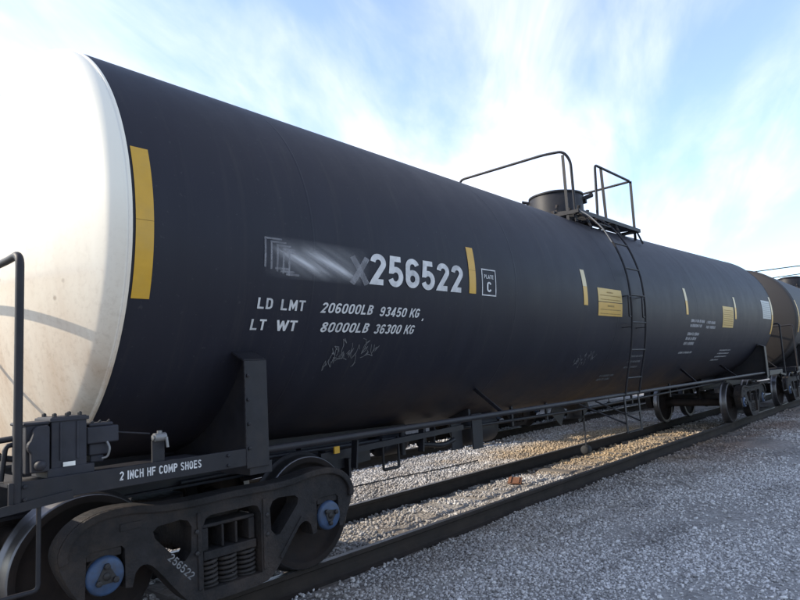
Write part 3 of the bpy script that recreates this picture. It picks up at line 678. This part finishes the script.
    lp = [(-1.415, 1.06), (-1.47, 1.32), (-1.565, 1.72), (-1.615, 2.08), (-1.63, 2.46), (-1.585, 2.87), (-1.43, 3.30), (-1.20, 3.62), (-.95, 3.80)]
    def ladder_at(z):
        for (y0, z0), (y1, z1) in zip(lp[:-1], lp[1:]):
            if z0 <= z <= z1: return y0+(y1-y0)*(z-z0)/(z1-z0)
    lad = MB()
    sm_path = []
    for i in range(len(lp)-1):
        for q in range(4):
            t = q/4; p0 = lp[max(i-1, 0)]; p1 = lp[i]; p2 = lp[i+1]; p3 = lp[min(i+2, len(lp)-1)]
            f = lambda k: .5*((2*p1[k])+(-p0[k]+p2[k])*t+(2*p0[k]-5*p1[k]+4*p2[k]-p3[k])*t*t+(-p0[k]+3*p1[k]-3*p2[k]+p3[k])*t**3)
            sm_path.append((f(0), f(1)))
    sm_path.append(lp[-1])
    def stringer(x): return MB().tube([(x, y, z) for y, z in sm_path], .015, 8)
    LD = stringer(LX0).build('ladder', 'frame_paint', T); stringer(LX1).build('ladder_stringer', 'frame_paint', LD)
    for z in (1.31, 1.70, 2.085, 2.47, 2.86, 3.25, 3.58):
        y = ladder_at(z); MB().tube([(LX0-.005, y, z), (LX1+.02, y, z)], .0135, 8).build('rung', 'frame_paint', LD)
    for x in (LX0, LX1):
        for z in (2.02, 2.46): 
            y = ladder_at(z); xs2 = x-.0
            MB().bar((x, y, z), (x, ty(x, z), z), .03, .010).build('ladder_bracket', 'frame_paint', LD)
        sx = -1 if x == LX0 else 1
        xx = x-.16 if x == LX0 else x-.17
        MB().tube(arc_pts([(xx+.13, ladder_at(2.44), 2.44), (xx, ladder_at(2.44)-.03, 2.44), (xx, ladder_at(2.12)-.03, 2.16), (xx+.13, ladder_at(2.16), 2.16)], .02, 2), .011, 6).build('hand_hold', 'frame_paint', LD)
    # drop step under the ladder
    for x in (LX0, LX1): MB().bar((x, -1.40, 1.07), (x, -1.405, .545), .012, .045, (1, 0, 0)).build('step_hanger', 'frame_paint', LD)
    for z in (.56, .82): MB().bar((LX0, -1.40, z), (LX1, -1.40, z), .05, .014).build('step_tread', 'frame_paint', LD)
    for xa, xc in ((LX0, 6.45), (LX1, 6.98)): MB().tube([(xa, -1.39, .68), (xc, -1.0, 1.0)], .012, 6).build('step_brace', 'frame_paint', LD)
    # --- top fittings: housing, deck and rails
    HX = 8.27; ht = tz(HX)+TR
    hb = MB().lathe([(.455, -.06), (.455, .02), (.455, .53), (.448, .54), (.30, .585), (.001, .60)], (HX, 0, ht), 'z', 48)
    H = hb.build('manway_housing', 'frame_paint', T)
    MB().lathe([(.452, .495), (.470, .50), (.470, .532), (.452, .538)], (HX, 0, ht), 'z', 48).build('lid_rim', 'frame_paint', H)
    MB().lathe([(.44, -.03), (.58, -.02), (.60, .03), (.46, .04)], (HX, 0, ht-.02), 'z', 40).build('housing_flange', 'frame_paint', H)
    for k in range(10):
        a = k*.628+.2; MB().bar((HX+.45*math.cos(a), .45*math.sin(a), ht+.02), (HX+.53*math.cos(a), .53*math.sin(a), ht+.10), .03, .05).build('eye_bolt', 'cap_steel', H)
    lx, ly = -.46, .89                                          # across the line from the photographer
    HG = MB().bar((HX+lx*.45, ly*.45, ht+.16), (HX+lx*.45, ly*.45, ht+.50), .10, .07, (1, 0, 0)).bar((HX+lx*.44, ly*.44, ht+.47), (HX+lx*.58, ly*.58, ht+.51), .09, .03).build('lid_hinge', 'frame_paint', H)
    MB().tube(arc_pts([(HX+lx*.52, ly*.52, ht+.43), (HX+lx*.64, ly*.64, ht+.50), (HX+lx*.72, ly*.72, ht+.46), (HX+lx*.70, ly*.70, ht+.40)], .04, 4), .013, 7).build('hinge_pin', 'frame_paint', HG)
    MB().bar((HX-lx*.44, -ly*.44, ht+.44), (HX-lx*.62, -ly*.62, ht+.50), .13, .05).bar((HX-lx*.47, -ly*.47, ht+.36), (HX-lx*.47, -ly*.47, ht+.47), .08, .05, (1, 0, 0)).build('lid_latch', 'frame_paint', H)
    for k, (dx, dy, w_, hh) in enumerate(((-.62, -.30, .14, .22), (-.50, -.46, .10, .15), (-.36, -.55, .16, .20), (-.20, -.62, .12, .13), (-.75, .05, .12, .18))):
        b_ = MB().box((HX+dx-w_/2, dy-.06, ht-.16), (HX+dx+w_/2, dy+.06, ht+hh-.10)).tube([(HX+dx, dy, ht+hh-.12), (HX+dx+.03, dy-.02, ht+hh)], .03, 8); b_.build('top_valve', 'truck_cast', H, .01)
    dz = 3.80; DK = MB(); DK.bar((6.95, -1.02, dz), (9.32, -1.02, dz), .012, .06); DK.bar((6.95, -.62, dz+.05), (9.32, -.62, dz+.05), .012, .05); DK.bar((6.95, -1.02, dz), (6.95, -.62, dz), .012, .05); DK.bar((9.32, -1.02, dz), (9.32, -.62, dz), .012, .06)
    deck = DK.build('top_platform', 'frame_paint', T)
    for k in range(24):
        x = 7.02+k*.098; MB().bar((x, -1.01, dz+.02), (x, -.60, dz+.055), .05, .02).build('grating_bar', 'frame_paint', deck)
    for x in (7.2, 8.3, 9.2): MB().bar((x, -1.0, dz-.02), (x+.02, -1.08, ty(x, 3.45)*-0+3.55), .03, .03).bar((x, -1.0, dz-.01), (x-.22, -.80, 3.70), .02, .03).build('platform_leg', 'frame_paint', deck)
    zr = 4.715; q = .021
    MB().tube(arc_pts([(7.03, -.93, 3.66), (7.02, -.93, 4.60), (6.95, -.86, 4.75), (6.90, -.55, 4.765), (6.90, 1.05, 4.765), (6.90, 1.08, 3.5)], .10, 6), q, 10).build('safety_rail', 'frame_paint', deck)
    MB().bar((6.96, -.84, 3.64), (6.96, -.84, 4.70), .045, .012, (1, 0, 0)).build('rail_post', 'frame_paint', deck)
    MB().tube(arc_pts([(7.80, -.93, 3.76), (7.88, -.93, zr), (9.31, -.93, zr), (9.31, .95, zr-.04), (9.31, 1.02, 3.6)], .07, 6), q, 10).build('safety_rail', 'frame_paint', deck)
    MB().bar((8.13, -.93, 3.78), (8.10, -.93, zr), .045, .012, (1, 0, 0)).build('rail_post', 'frame_paint', deck)
    MB().bar((9.28, -.935, 3.64), (9.31, -.935, zr), .045, .012, (1, 0, 0)).build('rail_post', 'frame_paint', deck)
    MB().tube(arc_pts([(6.98, -1.0, 3.82), (6.98, -1.16, 3.70), (6.97, -1.36, 3.46), (6.97, -1.47, 3.24)], .1, 4), .009, 8).build('grab_iron', 'bare_bright', deck)
    # --- bottom outlet with its cap hanging on a chain
    OB = MB().lathe([(.20, .02), (.20, -.06), (.12, -.08), (.12, -.20), (.15, -.21), (.15, -.24), (.001, -.24)], (HX, 0, tz(HX)-TR), 'z', 28).build('bottom_outlet', 'truck_cast', T)
    MB().bar((8.55, -.02, .90), (8.55, -.02, .16), .022, .022).build('outlet_rod', 'frame_paint', OB)
    MB().lathe([(.001, -.075), (.06, -.075), (.075, -.06), (.075, .05), (.05, .07), (.001, .07)], (8.55, -.02, .09), 'x', 18).build('outlet_cap', 'rubber', OB)
    for x in (7.55, 8.75): MB().bar((x, 0, tz(x)-TR+.02), (8.10+(x-8.15)*.4, 0, .68), .30, .014, (0, 1, 0)).build('outlet_skid', 'frame_paint', OB)
    # --- brake gear slung under the tank by the first truck
    BG = MB().lathe([(.001, 0), (.12, 0), (.125, .03), (.125, .34), (.11, .37), (.05, .39), (.05, .46), (.001, .46)], (3.05, -.42, .84), 'x', 24)
    BG = BG.build('brake_cylinder', 'frame_paint', T)
    MB().tube([(.9, -.35, .80), (3.05, -.42, .84)], .018, 8).build('brake_rod', 'frame_paint', BG)
    MB().tube([(3.5, -.42, .84), (14.2, -.35, .70)], .018, 8).build('brake_rod', 'frame_paint', BG) if False else None
    MB().bar((2.0, -.75, .87), (4.1, -.75, .92), .03, .055).build('brake_lever', 'frame_paint', BG)
    MB().bar((1.75, -.6, .73), (2.75, -.6, .80), .04, .12).build('brake_lever', 'frame_paint', BG)
    MB().bar((2.15, -.62, .90), (2.15, -.62, .64), .10, .03, (1, 0, 0)).build('lever_guide', 'frame_paint', BG)
    MB().bar((2.42, -.62, .80), (2.42, -.62, .62), .12, .03, (1, 0, 0)).build('lever_guide', 'frame_paint', BG)
    MB().tube(arc_pts([(2.95, -.6, .92), (2.95, -.6, .61), (3.18, -.6, .61), (3.18, -.6, .92)], .02, 2), .016, 6).build('rod_hanger', 'frame_paint', BG)
    MB().tube([(3.25, -.6, 1.0), (3.25, -.6, .72)], .03, 8).build('rod_hanger', 'frame_paint', BG)
    MB().tube([(3.6, -.6, 1.0), (3.6, -.6, .80)], .025, 8).build('rod_hanger', 'frame_paint', BG)
    MB().tube([(1.5, -.30, .74), (2.6, -.30, .78), (2.62, -.30, .78), (3.4, -.30, .80)], [.03, .03, .045, .045], 10).build('slack_adjuster', 'frame_paint', BG)
    for x, y, z0, z1 in ((1.95, -.5, .66, .95), (2.3, -.86, .74, .98), (2.7, -.4, .64, .90), (3.4, -.72, .74, 1.0), (3.85, -.5, .70, 1.0)): MB().bar((x, y, z0), (x+.03, y, z1), .07, .02, (1, 0, 0)).build('rod_hanger', 'frame_paint', BG)
    MB().tube(arc_pts([(3.5, -.60, .80), (3.9, -.62, .74), (4.1, -.62, .78)], .1, 4), .028, 8).build('pull_rod', 'frame_paint', BG)
    MB().box((2.12, -.81, .885), (2.18, -.795, .945)).build('yellow_tag', 'yellow_tape', BG)
    MB().box((4.06, -.62, .66), (4.26, -.60, .95)).build('reservoir_bracket', 'frame_paint', T, .004)
    MB().box((4.33, -.72, .64), (4.53, -.70, 1.04)).box((4.30, -.70, 1.0), (4.34, -.30, 1.1)).build('reservoir_bracket', 'frame_paint', T, .004)
    MB().lathe([(.001, 0), (.15, .02), (.19, .08), (.19, .62), (.15, .68), (.001, .70)], (4.6, -.30, .82), 'x', 26).build('air_reservoir', 'frame_paint', T)
    MB().tube([(1.0, -.55, .92), (7.0, -.60, .86), (15.2, -.55, .92)], .02, 8).build('train_pipe', 'frame_paint', T)
    for x in (5.4, 6.3, 9.3, 11.2): MB().bar((x, -.58, .80), (x, -.58, tz(x)-TR+.14), .03, .04).build('pipe_hanger', 'frame_paint', T)
    make_truck(T, .889, hero); make_truck(T, TX1-.924, hero)
    if not hero: return T
    # --- lettering
    lettering('256522', 1.955, 3.225, 2.292, 2.550, S, w=.185, gap=.10)
    lettering('LD', .885, 1.012, 2.058, 2.133, S); lettering('LMT', 1.085, 1.305, 2.054, 2.130, S)
    lettering('206000LB', 1.46, 2.03, 2.048, 2.125, S, shear=.17)
    lettering('93450 KG', 2.10, 2.62, 2.040, 2.118, S, shear=.17)
    lettering('LT', .858, .985, 1.914, 1.987, S); lettering('WT', 1.08, 1.262, 1.910, 1.985, S)
    lettering('80000LB', 1.49, 2.02, 1.905, 1.980, S, shear=.17)
    lettering('36300 KG', 2.075, 2.59, 1.898, 1.975, S, shear=.17)
    lettering("'", 2.650, 2.685, 1.978, 2.034, S, w=.08)
    # plate C box
    pc = MB()
    for a in (patch(3.545, 3.80, 2.545, 2.557, .005, 3, 1), patch(3.545, 3.80, 2.285, 2.297, .005, 3, 1), patch(3.545, 3.559, 2.298, 2.544, .005, 1, 6), patch(3.786, 3.80, 2.298, 2.544, .005, 1, 6)): pc.add(a.v, a.f)
    pc.build('plate_frame', 'white_paint', S)
    lettering('PLATE', 3.59, 3.755, 2.460, 2.500, S); lettering('C', 3.632, 3.712, 2.325, 2.428, S)
    # smeared reporting mark left of the number
    sm = patch(.90, 1.95, 2.27, 2.58, .0045, 14, 8); o = sm.build('smeared_lettering', 'smeared_paint', S); me = o.data
    uvl = me.uv_layers.new(name='UVMap')
    for lp_ in me.loops:
        c_ = me.vertices[lp_.vertex_index].co; uvl.data[lp_.index].uv = ((c_.x-.90)/1.05, (c_.z-2.27)/.31)
    o['label'] = 'smeared illegible white lettering before the number'
    gh = MB()
    for k in range(5):                                           # ghosts of a letter dragged down to the right
        xa, zt_, zb_ = .91+k*.052, 2.555-k*.022, 2.345-k*.012
        for p in (patch(xa, xa+.016, zb_, zt_-.012, .0050, 1, 5), patch(xa, xa+.15-k*.012, zt_-.0115, zt_+.002, .0050, 3, 1, 0)): gh.add(p.v, p.f)
    for k in range(3):
        p = patch(1.0+k*.05, 1.13+k*.045, 2.335-k*.018, 2.35-k*.018, .0054, 3, 1); gh.add(p.v, p.f)
    o = gh.build('ghost_lettering', 'ghost_paint', S); o['kind'] = 'stuff'
    lettering('X', 1.745, 1.925, 2.285, 2.50, S, 'ghost_paint', off=.0056, w=.2)
    # yellow placards and small stencils further along
    def placard(x0, x1, z0, z1, mat, rows, split=None):
        o = patch(x0, x1, z0, z1, .004, 3, 6).build('placard', mat, S)
        bars = MB()
        for (a, c_, zz, hh) in rows:
            p = patch(x0+(x1-x0)*a, x0+(x1-x0)*c_, z0+(z1-z0)*zz, z0+(z1-z0)*(zz+hh), .0062, 2, 1); bars.add(p.v, p.f)
        bars.build('placard_print', 'ink_grey' if mat == 'decal_white' else 'ink', o)['kind'] = 'stuff'
    placard(6.22, 6.985, 2.355, 2.535, 'decal_lemon', [(.36, .62, .66, .10), (.08, .92, .44, .06), (.08, .92, .14, .05)])
    placard(6.22, 6.985, 2.165, 2.346, 'decal_yellow', [(.36, .64, .68, .13), (.08, .92, .44, .06), (.08, .92, .14, .05)])
    placard(11.90, 12.66, 2.10, 2.52, 'decal_lemon', [(.08, .92, .80-.1*k, .03) for k in range(8)])
    placard(15.20, 16.02, 2.36, 2.80, 'decal_white', [(.08, .92, .85-.11*k, .03) for k in range(8)])
    def stencil(x0, x1, z, h, mat='stencil_paint'):                 # print too small to read: short dashes
        r_ = random.Random(int(x0*977+z*331)); b = MB(); x = x0
        while x < x1:
            wd = h*r_.uniform(.35, .75); p = patch(x, min(x+wd, x1), z+h*r_.choice((0, 0, .08)), z+h*r_.choice((1, 1, .9)), .0045, 1, 2, .25); b.add(p.v, p.f); x += wd+h*r_.choice((.22, .22, .3, .7))
        o = b.build('small_print', mat, S); o['kind'] = 'stuff'
    for x0, x1, z in ((9.95, 10.72, 2.160), (9.93, 10.58, 2.075), (9.86, 10.52, 1.930), (9.83, 10.40, 1.850), (9.80, 10.36, 1.765)): stencil(x0, x1, z, .052)
    for z in (2.150, 2.062): stencil(10.85, 11.42, z, .052)
    stencil(9.74, 10.46, 1.62, .035)
    for k, (a, c_) in enumerate(((12.25, 13.1), (12.22, 13.08), (12.18, 13.05), (12.05, 12.6))): stencil(a, c_, 1.64-.062*k, .026)
    for k in range(3): stencil(7.62, 8.1, 1.60-.08*k, .03, 'chalk')
    stencil(6.98, 7.45, 1.34, .03, 'chalk'); stencil(6.98, 7.40, 1.29, .03, 'chalk')
    # chalk scrawls
    def scrawl(x0, x1, z0, z1, n_, seed):
        r_ = random.Random(seed); b = MB()
        for k in range(n_):
            x = x0+(x1-x0)*(k+r_.random())/n_; z = z0+(z1-z0)*(.25+.5*(k/n_))+r_.uniform(-.03, .03); pts = [(x, z)]; ang = r_.choice((1.2, 1.35, -1.3, .9, 2.0))
            for q in range(r_.randint(3, 6)):
                ln = (z1-z0)*r_.uniform(.10, .26); x += ln*math.cos(ang); z += ln*math.sin(ang); pts.append((x, min(max(z, z0), z1))); ang += r_.choice((-2.6, 2.6, .5, -.5, 2.9))
            for (xa, za), (xb_, zb_) in zip(pts[:-1], pts[1:]):
                d = Vector((xb_-xa, zb_-za)); 
                if d.length < 1e-4: continue
                p = Vector((-d.y, d.x)).normalized()*.0028
                vs_ = [(xa-p.x, za-p.y), (xb_-p.x, zb_-p.y), (xb_+p.x, zb_+p.y), (xa+p.x, za+p.y)]
                b.add([(x_, ty(x_, z_, .0045), z_) for x_, z_ in vs_], [(0, 1, 2, 3)])
        b.build('chalk_scrawl', 'chalk', S)['kind'] = 'stuff'
    scrawl(1.70, 2.15, 1.62, 1.86, 16, 3); scrawl(1.62, 1.78, 1.60, 1.80, 5, 9); scrawl(5.9, 6.4, 1.50, 1.70, 16, 5)
    # --- writing on the sill and the side frame
    lettering('2 INCH HF COMP SHOES', -.080, .428, 1.050, 1.098, T, 'white_paint', flat_y=-1.4645, name='sill_lettering')
    ang = -math.atan2(.255, .24)
    lettering('256522', 0, .235, 0, .050, T, 'dull_paint', name='casting_number', w=.15, xform=lambda X, Z, d: (.395+X*math.cos(ang)-Z*math.sin(ang), -1.0865-d, .452+X*math.sin(ang)+Z*math.cos(ang)))
    # --- control valve standing on the end platform
    V = MB().box((-.425, -1.43, 1.16), (-.245, -1.22, 1.43)).box((-.435, -1.44, 1.405), (-.235, -1.21, 1.425)).box((-.445, -1.435, 1.114), (-.205, -1.2, 1.165))
    V.box((-.385, -1.437, 1.20), (-.372, -1.43, 1.40)).box((-.300, -1.437, 1.20), (-.287, -1.43, 1.40))
    V = V.build('brake_valve', 'valve_grey', T, .008)
    for x, y in ((-.40, -1.40), (-.34, -1.41), (-.27, -1.40), (-.40, -1.25), (-.27, -1.25)): MB().hexbolt((x, y, 1.425), .012, .02, 'z').build('valve_bolt', 'cap_steel', V)
    sv = MB().box((-.545, -1.42, 1.15), (-.435, -1.24, 1.405)).box((-.56, -1.43, 1.395), (-.43, -1.22, 1.412)).box((-.555, -1.36, 1.15), (-.54, -1.24, 1.41))
    cont = [(-.528, 1.155), (-.44, 1.155), (-.44, 1.385), (-.452, 1.392)]+[(-.487+.033*math.cos(R_(a)), 1.358+.033*math.sin(R_(a))) for a in range(90, 200, 20)]+[(-.515+.030*math.cos(R_(a)), 1.288+.036*math.sin(R_(a))) for a in range(120, 250, 20)]
    pm = plate(cont, [], -1.455, -1.42); link('valve_cover', pm, 'valve_grey', V, .007)
    MB().lathe([(.001, -.05), (.021, -.047), (.027, -.03), (.027, .02)], (-.492, -1.45, 1.192), 'y', 18).build('valve_cap', 'valve_grey', V)
    sv.build('service_portion', 'valve_grey', V, .008)
    ev = MB().box((-.235, -1.41, 1.265), (-.058, -1.24, 1.358)).box((-.22, -1.40, 1.358), (-.085, -1.26, 1.378)).box((-.215, -1.39, 1.20), (-.10, -1.26, 1.265)).box((-.205, -1.38, 1.16), (-.13, -1.27, 1.20))
    ev.build('emergency_portion', 'valve_grey', V, .008)
    for x in (-.20, -.16, -.11): MB().tube([(x, -1.38, 1.378), (x+.012, -1.38, 1.388)], .007, 6).build('valve_bolt', 'cap_steel', V)
    MB().box((-.370, -1.441, 1.167), (-.308, -1.4385, 1.190)).build('name_plate', 'silver_label', V)
    MB().tube(arc_pts([(-.125, -1.40, 1.275), (-.115, -1.425, 1.235), (-.125, -1.415, 1.185), (-.15, -1.40, 1.18)], .02, 3), .007, 6).build('release_handle', 'bare_bright', V)
    MB().tube([(-.06, -1.37, 1.315), (.13, -1.40, 1.285)], .006, 6).build('release_rod', 'frame_paint', V)
    RT = MB().box((.125, -1.44, 1.10), (.20, -1.425, 1.245)).build('retainer_bracket', 'frame_paint', T)
    MB().tube([(.135, -1.44, 1.262), (.205, -1.44, 1.262)], .026, 14).tube([(.125, -1.44, 1.262), (.14, -1.44, 1.262)], .016, 10).tube([(.17, -1.44, 1.262), (.17, -1.44, 1.30)], .015, 10).tube([(.20, -1.465, 1.26), (.205, -1.47, 1.20)], .009, 8).build('retainer_valve', 'bare_bright', RT)
    for x in (-.56, -.1, .30, .62):
        for dz_ in (.025, .095): MB().hexbolt((x, -1.462, 1.010+dz_*.9), .011, -.010).build('sill_bolt', 'frame_paint', T) if x != -.1 and x != .30 else None
    for z in (1.12, 1.28, 1.44, 1.60): MB().hexbolt((.785, -1.46, z), .012, -.010).build('flange_bolt', 'frame_paint', T)
    MB().tube([(.762, -1.4625, 1.0+.7*k/30) if k % 2 else (.765, -1.4625, 1.0+.7*k/30) for k in range(31)], .006, 6).build('weld_bead', 'frame_paint', T)
    # pipes and hose behind the corner post
    MB().tube(arc_pts([(-.54, -1.25, 1.33), (-.80, -1.10, 1.30), (-1.05, -.6, 1.28), (-1.2, .2, 1.25)], .1, 4), .016, 8).tube(arc_pts([(-.54, -1.28, 1.22), (-.72, -1.2, 1.26), (-1.0, -.8, 1.15), (-1.2, -.4, 1.05)], .1, 4), .016, 8).tube(arc_pts([(-.545, -1.30, 1.30), (-.60, -1.30, 1.30), (-.62, -1.30, 1.12)], .03, 3), .013, 8).build('brake_pipe', 'frame_paint', V)
    return T
hero = make_car((0, 0, 0), 'black tank car numbered 256522 with a white rounded end, nearest the camera', 'black tank cars standing in the yard')
nxt = make_car((19.45, 0, 0), 'dusty black tank car with a brown end, coupled behind the numbered one', 'black tank cars standing in the yard', 'head_dirty_shade', 'head_dirty_shade', 'tank_paint_dusty', False)
far = make_car((11.2, 4.53, 0), 'tank car on the second track, only glimpsed under the numbered tank', 'black tank cars standing in the yard', 'head_dirty_shade', 'head_dirty_shade', 'tank_paint_dusty', False)

make_track(9.06, 'track added behind the second one to carry the shading tank car', -30, 400, 9, 45)  # track added to carry the shading car
shade_car = make_car((10.2, 9.06, 0), 'tank car added behind the second track to shade the ground there', 'black tank cars standing in the yard', 'head_dirty_shade', 'head_dirty_shade', 'tank_paint_dusty', False)  # row added so that its shadow darkens the strip behind the tank
# ------------------------------------------------------------------ small things on the ground
b = MB().box((-.17, -.10, 0), (.17, .10, .018)).box((-.17, -.07, .018), (.17, -.05, .03)).box((-.17, .05, .018), (.17, .07, .03))
o = b.build('tie_plate', 'rust_plate', None, .004); o.location = (6.62, .22, GZ+.035); o.rotation_euler = (.05, -.08, .5)
o['label'] = 'rusty orange steel plate lying loose between the rails'; o['category'] = 'plate'
pts = []
for k in range(40):
    t = k/39; x = 4.6+3.6*t; y = 2.30-.30*t+.02*math.sin(9*t); pts.append((x, y, float(hgt(np.array([x]), np.array([y]))[0])+.032))
o = MB().tube(pts, .011, 6).build('strand', 'rubber'); o['label'] = 'thin black cable lying on the gravel behind the far rail'; o['category'] = 'strand'  # thin dark tube along a line on the gravel
